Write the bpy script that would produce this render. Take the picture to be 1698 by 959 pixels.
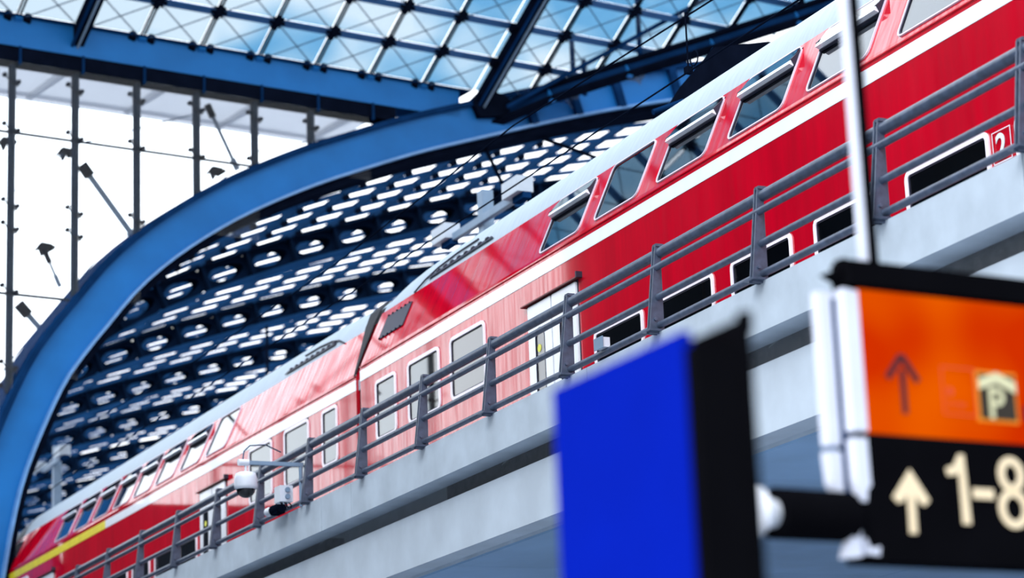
import bpy, math, random
from mathutils import Vector, Matrix

for o in list(bpy.data.objects):
    bpy.data.objects.remove(o)
S = bpy.context.scene
C = S.collection
random.seed(4)
K = 1.35          # one layout unit in metres
EYE = 1.6         # the lens stands this high above the hall floor

def W(p):
    return Vector((p[0]*K, p[1]*K, p[2]*K + EYE))

# ---------------------------------------------------------------- camera
yaw, pitch, roll, fpx = 0.4445, 0.24812, -0.0403, 4056.0
F = Vector((math.sin(yaw)*math.cos(pitch), math.cos(yaw)*math.cos(pitch), math.sin(pitch)))
R0 = Vector((math.cos(yaw), -math.sin(yaw), 0)); U0 = R0.cross(F)
RR = R0*math.cos(roll) + U0*math.sin(roll); UU = -R0*math.sin(roll) + U0*math.cos(roll)
cam_data = bpy.data.cameras.new('camera'); cam = bpy.data.objects.new('camera', cam_data)
C.objects.link(cam); S.camera = cam
m = Matrix((RR, UU, -F)).transposed().to_4x4(); m.translation = W((0, 0, 0)); cam.matrix_world = m
cam_data.sensor_width = 36; cam_data.lens = 36*fpx/1698; cam_data.clip_end = 2000
cam_data.dof.use_dof = True; cam_data.dof.focus_distance = 25.0*K
cam_data.dof.aperture_fstop = (cam_data.lens/1000)/(0.060*K)

# ---------------------------------------------------------------- world: overcast sky, white low down and bluer overhead
w = bpy.data.worlds.new('overcast_sky'); S.world = w; w.use_nodes = True
nt = w.node_tree; nt.nodes.clear()
out = nt.nodes.new('ShaderNodeOutputWorld'); bg = nt.nodes.new('ShaderNodeBackground')
tc = nt.nodes.new('ShaderNodeTexCoord'); sx = nt.nodes.new('ShaderNodeSeparateXYZ'); rp = nt.nodes.new('ShaderNodeValToRGB')
nt.links.new(tc.outputs['Generated'], sx.inputs[0]); nt.links.new(sx.outputs['Z'], rp.inputs[0])
nt.links.new(rp.outputs[0], bg.inputs[0]); nt.links.new(bg.outputs[0], out.inputs[0])
rp.color_ramp.elements[0].position = 0.0; rp.color_ramp.elements[0].color = (0.97, 0.98, 1.0, 1)
rp.color_ramp.elements[1].position = 0.80; rp.color_ramp.elements[1].color = (0.78, 0.88, 1.0, 1)
bg.inputs[1].default_value = 3.1

# ---------------------------------------------------------------- sun: veiled by thin cloud, high behind the viewer on the left
sd = bpy.data.lights.new('sun', 'SUN'); sun = bpy.data.objects.new('sun', sd); C.objects.link(sun)
sd.energy = 2.1; sd.angle = math.radians(25); sd.color = (0.97, 0.98, 1.0)
sun.location = W((-20, -20, 40)); sun.rotation_euler = Vector((-0.62, -0.45, 0.62)).to_track_quat('Z', 'Y').to_euler()

S.view_settings.view_transform = 'Standard'; S.view_settings.look = 'None'
S.view_settings.exposure = -0.12; S.view_settings.gamma = 1.0

# ---------------------------------------------------------------- materials
def mat(name, col, rough=0.5, metal=0.0, coat=0.0, var=0.0, scale=3.0, stretch=None, spec=0.5, emit=None, estr=1.0, bump=0.0, col2=None):
    M = bpy.data.materials.new(name); M.use_nodes = True
    n = M.node_tree.nodes; l = M.node_tree.links; b = n['Principled BSDF']
    b.inputs['Base Color'].default_value = (*col, 1); b.inputs['Roughness'].default_value = rough
    b.inputs['Metallic'].default_value = metal; b.inputs['Coat Weight'].default_value = coat
    b.inputs['Coat Roughness'].default_value = 0.05
    if name == 'train_red': b.inputs['Coat IOR'].default_value = 2.1
    b.inputs['Specular IOR Level'].default_value = spec
    if emit:
        b.inputs['Emission Color'].default_value = (*emit, 1); b.inputs['Emission Strength'].default_value = estr
    if var or bump:
        t = n.new('ShaderNodeTexCoord'); mp = n.new('ShaderNodeMapping'); no = n.new('ShaderNodeTexNoise')
        l.new(t.outputs['Object'], mp.inputs[0]); l.new(mp.outputs[0], no.inputs[0])
        if stretch: mp.inputs['Scale'].default_value = stretch
        no.inputs['Scale'].default_value = scale; no.inputs['Detail'].default_value = 5
        if var:
            r = n.new('ShaderNodeValToRGB'); l.new(no.outputs[0], r.inputs[0])
            c2 = col2 or tuple(min(1, c*(1+var)) for c in col)
            r.color_ramp.elements[0].position = 0.35; r.color_ramp.elements[1].position = 0.68
            r.color_ramp.elements[0].color = (*[c*(1-var) for c in col], 1); r.color_ramp.elements[1].color = (*c2, 1)
            l.new(r.outputs[0], b.inputs['Base Color'])
        if bump:
            bp = n.new('ShaderNodeBump'); bp.inputs['Strength'].default_value = bump; bp.inputs['Distance'].default_value = 0.02
            l.new(no.outputs[0], bp.inputs['Height']); l.new(bp.outputs[0], b.inputs['Normal'])
    return M

def glass(name, tint, refl=0.12, rough=0.02, op=0.0, opcol=(0.1, 0.1, 0.1), power=5):
    M = bpy.data.materials.new(name); M.use_nodes = True
    n = M.node_tree.nodes; l = M.node_tree.links; n.clear()
    o = n.new('ShaderNodeOutputMaterial'); tr = n.new('ShaderNodeBsdfTransparent'); gl = n.new('ShaderNodeBsdfGlossy')
    mx = n.new('ShaderNodeMixShader'); lf = n.new('ShaderNodeLayerWeight'); lf.inputs['Blend'].default_value = 0.5; pw = n.new('ShaderNodeMath'); pw.operation = 'POWER'; pw.inputs[1].default_value = power
    lw = n.new('ShaderNodeMapRange'); lw.inputs['To Min'].default_value = refl*0.5; lw.inputs['To Max'].default_value = 0.9
    l.new(lf.outputs['Facing'], pw.inputs[0]); l.new(pw.outputs[0], lw.inputs['Value'])
    tr.inputs[0].default_value = (*tint, 1); gl.inputs['Roughness'].default_value = rough
    gl.inputs[0].default_value = (1, 1, 1, 1)
    base = tr.outputs[0]
    if op:
        df = n.new('ShaderNodeBsdfDiffuse'); df.inputs[0].default_value = (*opcol, 1)
        m2 = n.new('ShaderNodeMixShader'); m2.inputs[0].default_value = op
        l.new(tr.outputs[0], m2.inputs[1]); l.new(df.outputs[0], m2.inputs[2]); base = m2.outputs[0]
    l.new(lw.outputs[0], mx.inputs[0]); l.new(base, mx.inputs[1]); l.new(gl.outputs[0], mx.inputs[2]); l.new(mx.outputs[0], o.inputs[0])
    return M

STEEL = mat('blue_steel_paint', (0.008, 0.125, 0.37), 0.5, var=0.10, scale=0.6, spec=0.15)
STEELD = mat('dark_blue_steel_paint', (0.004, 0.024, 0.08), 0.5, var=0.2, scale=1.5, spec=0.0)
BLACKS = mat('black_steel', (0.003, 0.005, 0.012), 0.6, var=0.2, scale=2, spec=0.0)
MULL = mat('mullion_dark_steel', (0.008, 0.016, 0.03), 0.5, var=0.15, spec=0.0)
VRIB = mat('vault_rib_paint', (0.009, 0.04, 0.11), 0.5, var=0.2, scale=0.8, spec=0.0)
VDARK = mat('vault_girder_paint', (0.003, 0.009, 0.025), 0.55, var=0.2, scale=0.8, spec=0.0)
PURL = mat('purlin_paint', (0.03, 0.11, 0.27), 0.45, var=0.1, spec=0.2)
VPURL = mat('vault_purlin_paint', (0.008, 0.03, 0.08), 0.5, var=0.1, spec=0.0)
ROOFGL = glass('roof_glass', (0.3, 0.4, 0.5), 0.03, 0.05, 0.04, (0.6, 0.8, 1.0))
_n = ROOFGL.node_tree.nodes; _l = ROOFGL.node_tree.links          # tinted panes; noise paints broad lighter and shaded areas into the tint
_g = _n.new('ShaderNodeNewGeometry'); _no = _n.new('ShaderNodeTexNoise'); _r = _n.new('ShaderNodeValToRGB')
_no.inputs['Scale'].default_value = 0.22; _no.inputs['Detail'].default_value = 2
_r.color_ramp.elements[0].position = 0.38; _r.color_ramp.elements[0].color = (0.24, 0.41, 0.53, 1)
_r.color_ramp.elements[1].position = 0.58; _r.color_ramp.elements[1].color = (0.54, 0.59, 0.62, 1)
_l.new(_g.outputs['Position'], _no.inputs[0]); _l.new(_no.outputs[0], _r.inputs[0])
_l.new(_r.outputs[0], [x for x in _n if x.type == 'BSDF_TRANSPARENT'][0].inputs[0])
WALLGL = glass('wall_glass', (0.97, 0.99, 1.0), 0.012, 0.02)
CABLE = mat('cable_steel', (0.035, 0.07, 0.13), 0.35, metal=0.3, var=0.1)
CANOPY = glass('canopy_frosted_glass', (0.60, 0.61, 0.64), 0.04, 0.3, 0.2, (0.8, 0.82, 0.86))
STRUT = mat('strut_grey', (0.12, 0.16, 0.22), 0.5, var=0.15)
CONC = mat('parapet_concrete', (0.44, 0.51, 0.58), 0.6, var=0.10, scale=1.6, bump=0.3)
CONCD = mat('beam_concrete', (0.50, 0.57, 0.64), 0.7, var=0.08, scale=1.2, bump=0.3)
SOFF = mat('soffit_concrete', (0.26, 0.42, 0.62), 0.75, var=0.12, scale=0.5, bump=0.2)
DECKM = mat('deck_ballast', (0.12, 0.12, 0.13), 0.9, var=0.3, scale=8)
FLOORM = mat('hall_floor_stone', (0.34, 0.38, 0.44), 0.5, var=0.1, scale=1)
RAILM = mat('railing_grey_paint', (0.055, 0.075, 0.12), 0.4, var=0.25, scale=9, spec=0.6)
RED = mat('train_red', (0.50, 0.0, 0.013), 0.4, spec=0.0, coat=1.0, var=0.10, scale=1.0, stretch=(1, 2.5, 0.5), bump=0.06)
REDD = mat('train_dark_red', (0.12, 0.003, 0.006), 0.4, var=0.1)
WHITE = mat('train_white_stripe', (0.80, 0.85, 0.92), 0.3, coat=0.5, var=0.03)
YELL = mat('train_yellow_stripe', (0.72, 0.62, 0.02), 0.35, var=0.08)
ROOFT = mat('train_roof_grey', (0.36, 0.43, 0.50), 0.6, var=0.06, scale=2, stretch=(1, 6, 1))
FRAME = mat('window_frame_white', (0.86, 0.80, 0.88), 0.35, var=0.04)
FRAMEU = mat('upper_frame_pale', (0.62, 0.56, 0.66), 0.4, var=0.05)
FRAMED = mat('window_rubber', (0.01, 0.01, 0.03), 0.5, var=0.1)
SILVER = mat('silver_bar', (0.82, 0.86, 0.92), 0.25, metal=0.1, var=0.05)
WINGL = glass('train_window_glass', (0.36, 0.41, 0.46), 0.10, 0.02, power=3.6)
INTER = mat('coach_interior', (0.03, 0.035, 0.045), 0.7, var=0.3, scale=3)
SEAT = mat('seat_blue', (0.03, 0.05, 0.14), 0.8, var=0.2)
POLEY = mat('grab_pole_orange', (0.75, 0.33, 0.04), 0.4, var=0.1)
DOORW = mat('door_leaf_white', (0.80, 0.84, 0.90), 0.3, coat=0.4, var=0.04)
RUBBER = mat('gangway_rubber', (0.006, 0.006, 0.012), 0.7, var=0.2)
BLUEP = mat('stele_blue_panel', (0.0, 0.009, 0.27), 0.6, var=0.05, scale=2, spec=0.02)
BLACKP = mat('sign_black', (0.003, 0.003, 0.004), 0.6, var=0.1, spec=0.0)
ALU = mat('aluminium_profile', (0.66, 0.68, 0.78), 0.4, var=0.03)
CREAM = mat('lit_cream', (0.5, 0.44, 0.33), 0.5, var=0.03, emit=(1.0, 0.74, 0.38), estr=0.5)
CREAM2 = mat('lit_pale_green', (0.3, 0.3, 0.2), 0.5, var=0.03, emit=(0.75, 0.72, 0.42), estr=0.6)
DKRED = mat('sign_dark_red', (0.05, 0.0, 0.004), 0.9, var=0.05)
FAINT = mat('sign_faint_red', (0.42, 0.03, 0.0), 0.6, var=0.05, emit=(0.7, 0.07, 0.0), estr=0.35)
DKSYM = mat('sign_brown_black', (0.02, 0.012, 0.004), 0.6, var=0.05)
CAMW = mat('camera_housing_white', (0.6, 0.64, 0.71), 0.35, var=0.03)
LAMPW = mat('lamp_white', (0.9, 0.92, 0.98), 0.3, var=0.02)
LBOX = mat('lamp_box_grey', (0.42, 0.48, 0.55), 0.5, var=0.05)
MAST = mat('mast_grey', (0.16, 0.24, 0.34), 0.5, var=0.1)

# rain and dust streaks on the paint make its gloss uneven
_n = RED.node_tree.nodes; _l = RED.node_tree.links
_t = _n.new('ShaderNodeTexCoord'); _m = _n.new('ShaderNodeMapping'); _o = _n.new('ShaderNodeTexNoise'); _q = _n.new('ShaderNodeMapRange')
_m.inputs['Scale'].default_value = (1, 5.0, 0.35); _o.inputs['Scale'].default_value = 1.6; _o.inputs['Detail'].default_value = 6; _o.inputs['Roughness'].default_value = 0.65
_q.inputs['From Min'].default_value = 0.36; _q.inputs['From Max'].default_value = 0.6; _q.inputs['To Min'].default_value = 0.5; _q.inputs['To Max'].default_value = 1.0
_l.new(_t.outputs['Object'], _m.inputs[0]); _l.new(_m.outputs[0], _o.inputs[0]); _l.new(_o.outputs[0], _q.inputs['Value'])
_l.new(_q.outputs[0], _n['Principled BSDF'].inputs['Coat Weight'])

def orange_mat():
    M = mat('lit_orange_panel', (0.5, 0.06, 0.0), 0.6, spec=0.0, emit=(1, 0.1, 0), estr=1.0)
    n = M.node_tree.nodes; l = M.node_tree.links; b = n['Principled BSDF']
    t = n.new('ShaderNodeTexCoord'); no = n.new('ShaderNodeTexNoise'); no.inputs['Scale'].default_value = 1.3; no.inputs['Detail'].default_value = 1
    r = n.new('ShaderNodeValToRGB'); l.new(t.outputs['Object'], no.inputs[0]); l.new(no.outputs[0], r.inputs[0])
    r.color_ramp.elements[0].position = 0.35; r.color_ramp.elements[1].position = 0.65
    r.color_ramp.elements[0].color = (0.62, 0.028, 0.0, 1); r.color_ramp.elements[1].color = (0.86, 0.13, 0.0, 1)
    l.new(r.outputs[0], b.inputs['Emission Color'])
    b.inputs['Base Color'].default_value = (0.06, 0.003, 0, 1)
    return M
ORANGE = orange_mat()

# ---------------------------------------------------------------- mesh building helpers (layout units, scaled by K when built)
class MB:
    def __init__(s): s.v = []; s.f = []; s.sm = []
    def add(s, vs, fs, smooth=False):
        b = len(s.v); s.v += [Vector(v) for v in vs]
        for f in fs: s.f.append([i+b for i in f]); s.sm.append(smooth)
        return s
    def frame_box(s, o, a, b, c):        # corner o and three edge vectors
        o, a, b, c = map(Vector, (o, a, b, c))
        vs = [o, o+a, o+a+b, o+b, o+c, o+a+c, o+a+b+c, o+b+c]
        fs = [(0, 3, 2, 1), (4, 5, 6, 7), (0, 1, 5, 4), (1, 2, 6, 5), (2, 3, 7, 6), (3, 0, 4, 7)]
        if a.cross(b).dot(c) < 0: fs = [f[::-1] for f in fs]
        return s.add(vs, fs)
    def box(s, x0, x1, y0, y1, z0, z1):
        return s.frame_box((x0, y0, z0), (x1-x0, 0, 0), (0, y1-y0, 0), (0, 0, z1-z0))
    def bar(s, p, q, w, h, up=(0, 0, 1)):   # rectangular bar from p to q
        p, q = Vector(p), Vector(q); d = (q-p).normalized(); u = Vector(up)
        sd = d.cross(u).normalized(); u = sd.cross(d).normalized()
        return s.frame_box(p - sd*w/2 - u*h/2, sd*w, u*h, q-p)
    def tube(s, pts, r, n=8, cap=True, r2=None):
        pts = [Vector(p) for p in pts]; N = len(pts); vs = []; fs = []
        rs = r if isinstance(r, (list, tuple)) else [r + ((r2 if r2 is not None else r)-r)*i/(N-1) for i in range(N)]
        d0 = (pts[1]-pts[0]).normalized()
        u = d0.orthogonal().normalized()
        for i, p in enumerate(pts):
            d = (pts[min(i+1, N-1)]-pts[max(i-1, 0)]).normalized()
            u = (u - d*u.dot(d)).normalized(); v = d.cross(u)
            for k in range(n):
                a = 2*math.pi*k/n; vs.append(p + (u*math.cos(a)+v*math.sin(a))*rs[i])
        for i in range(N-1):
            for k in range(n):
                k2 = (k+1) % n; fs.append((i*n+k, i*n+k2, (i+1)*n+k2, (i+1)*n+k))
        s.add(vs, fs, True)
        if cap:
            s.add(vs[:n], [tuple(range(n))[::-1]]); s.add(vs[-n:], [tuple(range(n))])
        return s
    def prism(s, poly, ex):               # planar polygon pushed along ex
        poly = [Vector(p) for p in poly]; ex = Vector(ex); n = len(poly)
        vs = poly + [p+ex for p in poly]
        fs = [tuple(range(n)), tuple(range(n, 2*n))[::-1]] + [(i, i+n, (i+1) % n+n, (i+1) % n) for i in range(n)]
        nr = Vector((0, 0, 0))
        for i in range(n): nr += poly[i].cross(poly[(i+1) % n])
        if nr.dot(ex) > 0: fs = [f[::-1] for f in fs]
        return s.add(vs, fs)
    def ring(s, outer, inner, ex):        # frame between two loops of equal count
        n = len(outer); ex = Vector(ex); o = [Vector(p) for p in outer]; i_ = [Vector(p) for p in inner]
        vs = o + i_ + [p+ex for p in o] + [p+ex for p in i_]
        fs = []
        for k in range(n):
            j = (k+1) % n
            fs += [(k, j, n+j, n+k), (2*n+k, 3*n+k, 3*n+j, 2*n+j), (k, 2*n+k, 2*n+j, j), (n+k, n+j, 3*n+j, 3*n+k)]
        return s.add(vs, fs)
    def mesh(s, name, material, base=(0, 0, 0)):
        me = bpy.data.meshes.new(name); b = Vector(base)
        me.from_pydata([(v-b)*K for v in s.v], [], s.f); me.validate()
        me.polygons.foreach_set('use_smooth', (s.sm + [False]*len(me.polygons))[:len(me.polygons)])
        me.materials.append(material); return me

BASE = {}
def obj(name, mb, material, parent=None, label=None, base=None, kind=None):
    b = base if base is not None else (BASE.get(parent.name, (0, 0, 0)) if parent else (0, 0, 0))
    me = mb.mesh(name, material, b) if isinstance(mb, MB) else mb
    o = bpy.data.objects.new(name, me); C.objects.link(o)
    if parent: o.parent = parent
    else: o.location = W(b)
    BASE[o.name] = b
    if label: o['label'] = label
    if kind: o['kind'] = kind
    return o
def thing(name, label, cat, base=(0, 0, 0), group=None, rz=0, kind=None):
    o = bpy.data.objects.new(name, None); C.objects.link(o); o.location = W(base); o.rotation_euler = (0, 0, rz)
    o.empty_display_size = 0.2
    o['label'] = label
    if cat: o['category'] = cat
    if group: o['group'] = group
    if kind: o['kind'] = kind
    BASE[o.name] = base; return o
def tag(o, label, cat, group=None, kind=None):
    o['label'] = label; o['category'] = cat
    if group: o['group'] = group
    if kind: o['kind'] = kind
    return o
def structure(o, label=None, cat=None):
    o['kind'] = 'structure'
    if label: o['label'] = label
    if cat: o['category'] = cat
    return o
def again(src, parent, loc=None, rz=None):    # a copy of one part sharing its mesh; loc in layout units relative to the parent
    c = src.copy(); C.objects.link(c); c.parent = parent
    if loc is not None: c.location = Vector(loc)*K
    if rz is not None: c.rotation_euler = (0, 0, rz)
    return c
def rrect(cx, cz, w, h, r, n=4):
    pts = []
    for qx, qz, a0 in ((1, 1, 0), (-1, 1, 90), (-1, -1, 180), (1, -1, 270)):
        for k in range(n+1):
            a = math.radians(a0+90*k/n)
            pts.append((cx+qx*(w/2-r)+r*math.cos(a), cz+qz*(h/2-r)+r*math.sin(a)))
    return pts

# ================================================================ STRUCTURE
GROUND = -EYE/K
fl = MB().box(-70, 90, -40, 180, GROUND-0.3, GROUND)
structure(obj('floor', fl, FLOORM), 'pale stone floor of the station hall', 'floor')

WALLM = mat('dark_wall_cladding', (0.012, 0.018, 0.03), 0.6, var=0.2, scale=0.5, spec=0.2)
structure(obj('wall_left_blocker', MB().box(-5.0, -4.4, 13, 50.0, GROUND, 18.5), WALLM), 'unseen dark office-wing wall left of the hall, added to darken train reflections', 'wall')  # unseen wall, set close in so the near coach reflects dark
structure(obj('wall_back', MB().box(-5.0, 46.0, -30.6, -30, GROUND, 26), WALLM), 'dark end wall of the hall behind the viewer', 'wall')
structure(obj('wall_right', MB().box(45.4, 46.0, -30, 50, GROUND, 19.5), WALLM), 'dark cladding of the office wing right of the hall', 'wall')

structure(obj('wall_gable_blocker', MB().frame_box(Vector((-5.0, 49.8, GROUND)), Vector((5.5, 0.74, 0)), Vector((-0.08, 0.6, 0)), Vector((0, 0, 21.8))), WALLM), 'unseen dark pier added at the left end of the glass wall to cut reflections', 'wall')  # unseen pier added to bound the bright reflection on the coach side

structure(obj('wall_spandrel_blocker', MB().frame_box(Vector((0.5, 51.2, GROUND)), Vector((11.2, 1.51, 0)), Vector((-0.05, 0.4, 0)), Vector((0, 0, 9.1-GROUND))), WALLM), 'unseen dark lower gable wall added beside the track to darken coach reflections', 'wall')  # unseen low wall added so the farther coach's lower side reflects dark

# ---- the viaduct, a concrete girder that follows the gentle curve of the track
def xr(s):
    t = max(s-16, -6); return 10.95 + 0.0215*t - 0.0003*t*t
def strip(profile, s0, s1, closed=True, step=2.0):
    n = max(1, int(math.ceil((s1-s0)/step))); mb = MB(); P_ = len(profile); vs = []; fs = []
    for i in range(n+1):
        s = s0+(s1-s0)*i/n
        for dx, z in profile: vs.append((xr(s)+dx, s, z))
    for i in range(n):
        for k in range(P_ if closed else P_-1):
            k2 = (k+1) % P_; fs.append((i*P_+k, i*P_+k2, (i+1)*P_+k2, (i+1)*P_+k))
    mb.add(vs, fs)
    if closed:
        mb.add(vs[:P_], [tuple(range(P_))[::-1]]); mb.add(vs[-P_:], [tuple(range(P_))])
    return mb
via = thing('viaduct', 'pale concrete railway viaduct crossing the hall under the red train', 'viaduct', (11.5, 12, GROUND), kind='structure')
joints = [6, 14.0, 21.5, 28.35, 29.45, 37.5, 45.5, 53.5, 60]
for a, b in zip(joints[:-1], joints[1:]):
    obj('parapet_panel', strip([(-0.02, 5.27), (-0.02, 4.83), (0.30, 4.83), (0.30, 5.05), (0.22, 5.27)], a+0.008, b-0.008), CONC, via)
obj('recessed_band', strip([(0.30, 4.86), (0.30, 4.55), (0.6, 4.55), (0.6, 4.86)], 6, 60), mat('recess_concrete', (0.44, 0.50, 0.55), 0.7, var=0.08), via)
for a, b in zip([6, 19.2, 33.0, 47.0], [19.2, 33.0, 47.0, 60]):
    obj('fascia_beam', strip([(0.17, 4.62), (0.17, 3.99), (0.46, 3.99), (0.46, 4.62)], a+0.006, b-0.006), CONCD, via)
obj('drip_edge', strip([(0.455, 4.02), (0.455, 3.955), (0.50, 3.955), (0.50, 4.02)], 6, 60), CONC, via)
# underside: broad panels with open joints
ys = [6, 15.4, 20.6, 26.2, 31.5, 37, 43, 50, 60]
for a, b in zip(ys[:-1], ys[1:]):
    for x0, x1 in ((0.47, 2.9), (2.92, 6.4), (6.42, 9.9), (9.92, 13.4)):
        obj('soffit_panel', strip([(x0, 4.0), (x0, 3.93-0.0), (x1, 3.93), (x1, 4.0)], a+0.006, b-0.006), SOFF, via)
obj('deck', strip([(0.3, 5.0), (0.3, 4.02), (13.4, 4.02), (13.4, 5.0)], 6, 60), DECKM, via)
obj('far_parapet', strip([(13.4, 5.27), (13.4, 3.9), (13.6, 3.9), (13.6, 5.27)], 6, 60), CONC, via)
for s in (9, 60):
    obj('pier', MB().tube([(xr(s)+3.3, s, GROUND), (xr(s)+3.3, s, 4.0)], 0.6, 20), SOFF, via)

# ---- the blue arch and glazed gable wall of the hall
AZ = 0.1338; DD = 51.0
EX = Vector((math.cos(AZ), math.sin(AZ), 0)); NN = Vector((-math.sin(AZ), math.cos(AZ), 0)); Z = Vector((0, 0, 1))
def G(X, z, d=0.0, y=0.0):
    return EX*X + NN*(DD+d) + Z*z + Vector((0, y, 0))
ctrl = [(18.9, 0), (19.0, 2.4), (19.22, 4.4), (19.42, 6.2), (19.66, 7.67), (19.84, 8.7), (20.08, 9.69), (20.5, 10.80), (21.04, 11.96), (21.55, 12.71),
        (22.07, 13.37), (22.86, 14.34), (23.95, 15.32), (25.5, 16.38), (27.35, 17.36), (29.1, 18.12), (30.7, 18.76), (32.6, 19.42), (34.6, 20.1), (37, 20.85), (40, 21.65), (43, 22.2), (46, 22.45), (50, 22.2), (54, 21.1)]
def resample(pts, step):
    pts = [Vector((a, b)) for a, b in pts]; dense = []
    for i in range(len(pts)-1):
        p0 = pts[max(i-1, 0)]; p1 = pts[i]; p2 = pts[i+1]; p3 = pts[min(i+2, len(pts)-1)]
        for k in range(12):
            t = k/12; dense.append(0.5*((2*p1)+(p2-p0)*t+(2*p0-5*p1+4*p2-p3)*t*t+(-p0+3*p1-3*p2+p3)*t**3))
    dense.append(pts[-1]); o = [dense[0]]; acc = 0
    for i in range(1, len(dense)):
        seg = (dense[i]-dense[i-1]).length
        while acc+seg >= step:
            t = (step-acc)/seg; q = dense[i-1].lerp(dense[i], t); o.append(q); dense[i-1] = q; seg = (dense[i]-q).length; acc = 0
        acc += seg
    return o
ARC = resample(ctrl, 0.5)
def nrm(A, i):
    t = (A[min(i+1, len(A)-1)]-A[max(i-1, 0)]).normalized(); return Vector((-t.y, t.x))   # outward (up and left)
def off(A, d): return [p+nrm(A, i)*d for i, p in enumerate(A)]
def arcband(A, d0, d1, e0, e1, y=0.0, lo=0, hi=None):     # a band following the arc, between offsets d0..d1 and depths e0..e1
    a = off(A, d0)[lo:hi]; b = off(A, d1)[lo:hi]; n = len(a); vs = []; fs = []
    for p, q in zip(a, b):
        vs += [G(p.x, p.y, e0, y), G(q.x, q.y, e0, y), G(q.x, q.y, e1, y), G(p.x, p.y, e1, y)]
    for i in range(n-1):
        for k in range(4):
            k2 = (k+1) % 4; fs.append((i*4+k, (i+1)*4+k, (i+1)*4+k2, i*4+k2))
    mb = MB().add(vs, fs); mb.add(vs[:4], [(0, 1, 2, 3)]); mb.add(vs[-4:], [(3, 2, 1, 0)]); return mb
arch = thing('steel_arch', 'broad bright blue steel arch sweeping up from the lower left', 'arch', tuple(G(19, GROUND)), kind='structure')
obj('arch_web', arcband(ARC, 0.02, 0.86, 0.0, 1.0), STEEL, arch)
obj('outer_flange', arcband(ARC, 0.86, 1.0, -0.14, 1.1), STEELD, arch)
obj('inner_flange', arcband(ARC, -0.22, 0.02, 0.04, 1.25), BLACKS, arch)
obj('flange_lip', arcband(ARC, -0.03, 0.03, -0.16, 0.04), mat('flange_lip_highlight', (0.10, 0.25, 0.50), 0.35, var=0.1), arch)  # paler blue paints a highlight line along the flange edge
for X in (34.0, 35.6, 37.2, 38.8, 40.5):
    i = min(range(len(ARC)), key=lambda k: abs(ARC[k].x-X)); p = ARC[i]; q = p+nrm(ARC, i)*0.86
    obj('stiffener', MB().bar(G(p.x, p.y, -0.08), G(q.x, q.y, -0.08), 0.22, 0.16, tuple(NN)), STEELD, arch)
XO = 32.45
def arch_outer_z(X):
    O = off(ARC, 0.95)
    for a, b in zip(O[:-1], O[1:]):
        if a.x <= X <= b.x: return a.y+(b.y-a.y)*(X-a.x)/(b.x-a.x)
    return 0.0 if X < 19.6 else 22

# horizontal ring beam above the glass
rb = thing('ring_beam', 'long straight blue steel beam above the glass wall', 'beam', tuple(G(14, 19.5)), kind='structure')
obj('beam_web', MB().frame_box(G(4, 19.86, 0), EX*27.9, NN*0.7, Z*0.74), STEEL, rb)
obj('beam_top_flange', MB().frame_box(G(4, 20.58, -0.1), EX*28.2, NN*0.9, Z*0.05), STEELD, rb)
obj('beam_underside', MB().frame_box(G(4, 19.50, 0.02), EX*26.0, NN*0.5, Z*0.36), BLACKS, rb)
for k in range(-6, 7):
    X = 19.84+1.565*k
    obj('hanger', MB().frame_box(G(X+0.06, 19.42, -0.04), EX*0.05, NN*0.08, Z*0.45), STEELD, rb)

# glass wall: mullions, transoms, spider fittings, panes
gw = thing('glass_wall', 'tall glazed gable wall with slender dark mullions left of the blue arch', 'glass wall', tuple(G(14, GROUND, 0.2)), kind='structure')
ZT = [17.82, 13.97, 10.12, 6.27, 2.42]
for k in range(-6, 6):
    X = 19.84+1.565*k; zb = max(GROUND, arch_outer_z(X)-0.15)
    obj('mullion', MB().frame_box(G(X-0.055, zb, 0.15), EX*0.11, NN*0.22, Z*(19.6-zb)), MULL, gw)
    for zz in [19.0, 17.82, 16.0, 15.45, 13.97, 12.2, 11.65, 10.12, 8.3, 7.75]:
        if zz < zb+0.1: continue
        sp = MB()
        for sg, dz in ((-1, 0.0), (1, 0.0)):
            tip = G(X+(-0.24 if sg < 0 else 0.1), zz+(0.16 if sg < 0 else 0.03), 0.1)
            sp.tube([G(X, zz-0.04 if sg < 0 else zz, 0.13), G(X-0.1, zz+0.02, 0.11) if sg < 0 else G(X+0.05, zz, 0.12), tip], 0.018, 5)
            sp.tube([tip+NN*-0.03, tip+NN*0.05], 0.055, 7)
        sp.tube([G(X+0.08, zz-0.07, 0.12), G(X+0.08, zz+0.07, 0.12)], 0.03, 6)
        obj('spider_fitting', sp, BLACKS, gw)
for zt in ZT:
    xe = 27.6
    for k in range(400):
        if arch_outer_z(xe) < zt: break
        xe -= 0.05
    obj('transom', MB().tube([G(10, zt, 0.22), G(xe, zt, 0.22)], 0.036, 6), MULL, gw)
lv = [19.5, 17.82, 15.9, 13.97, 12.05, 10.12, 8.2, 6.27]
for k in range(-6, 6):
    X = 19.84+1.565*k
    for a, b in zip(lv[1:], lv[:-1]):
        if arch_outer_z(X+0.6) > b: continue
        obj('glass_pane', MB().frame_box(G(X+0.01, a+0.01, 0.02), EX*1.545, NN*0.02, Z*(b-a-0.02)), WALLGL, gw)

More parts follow.
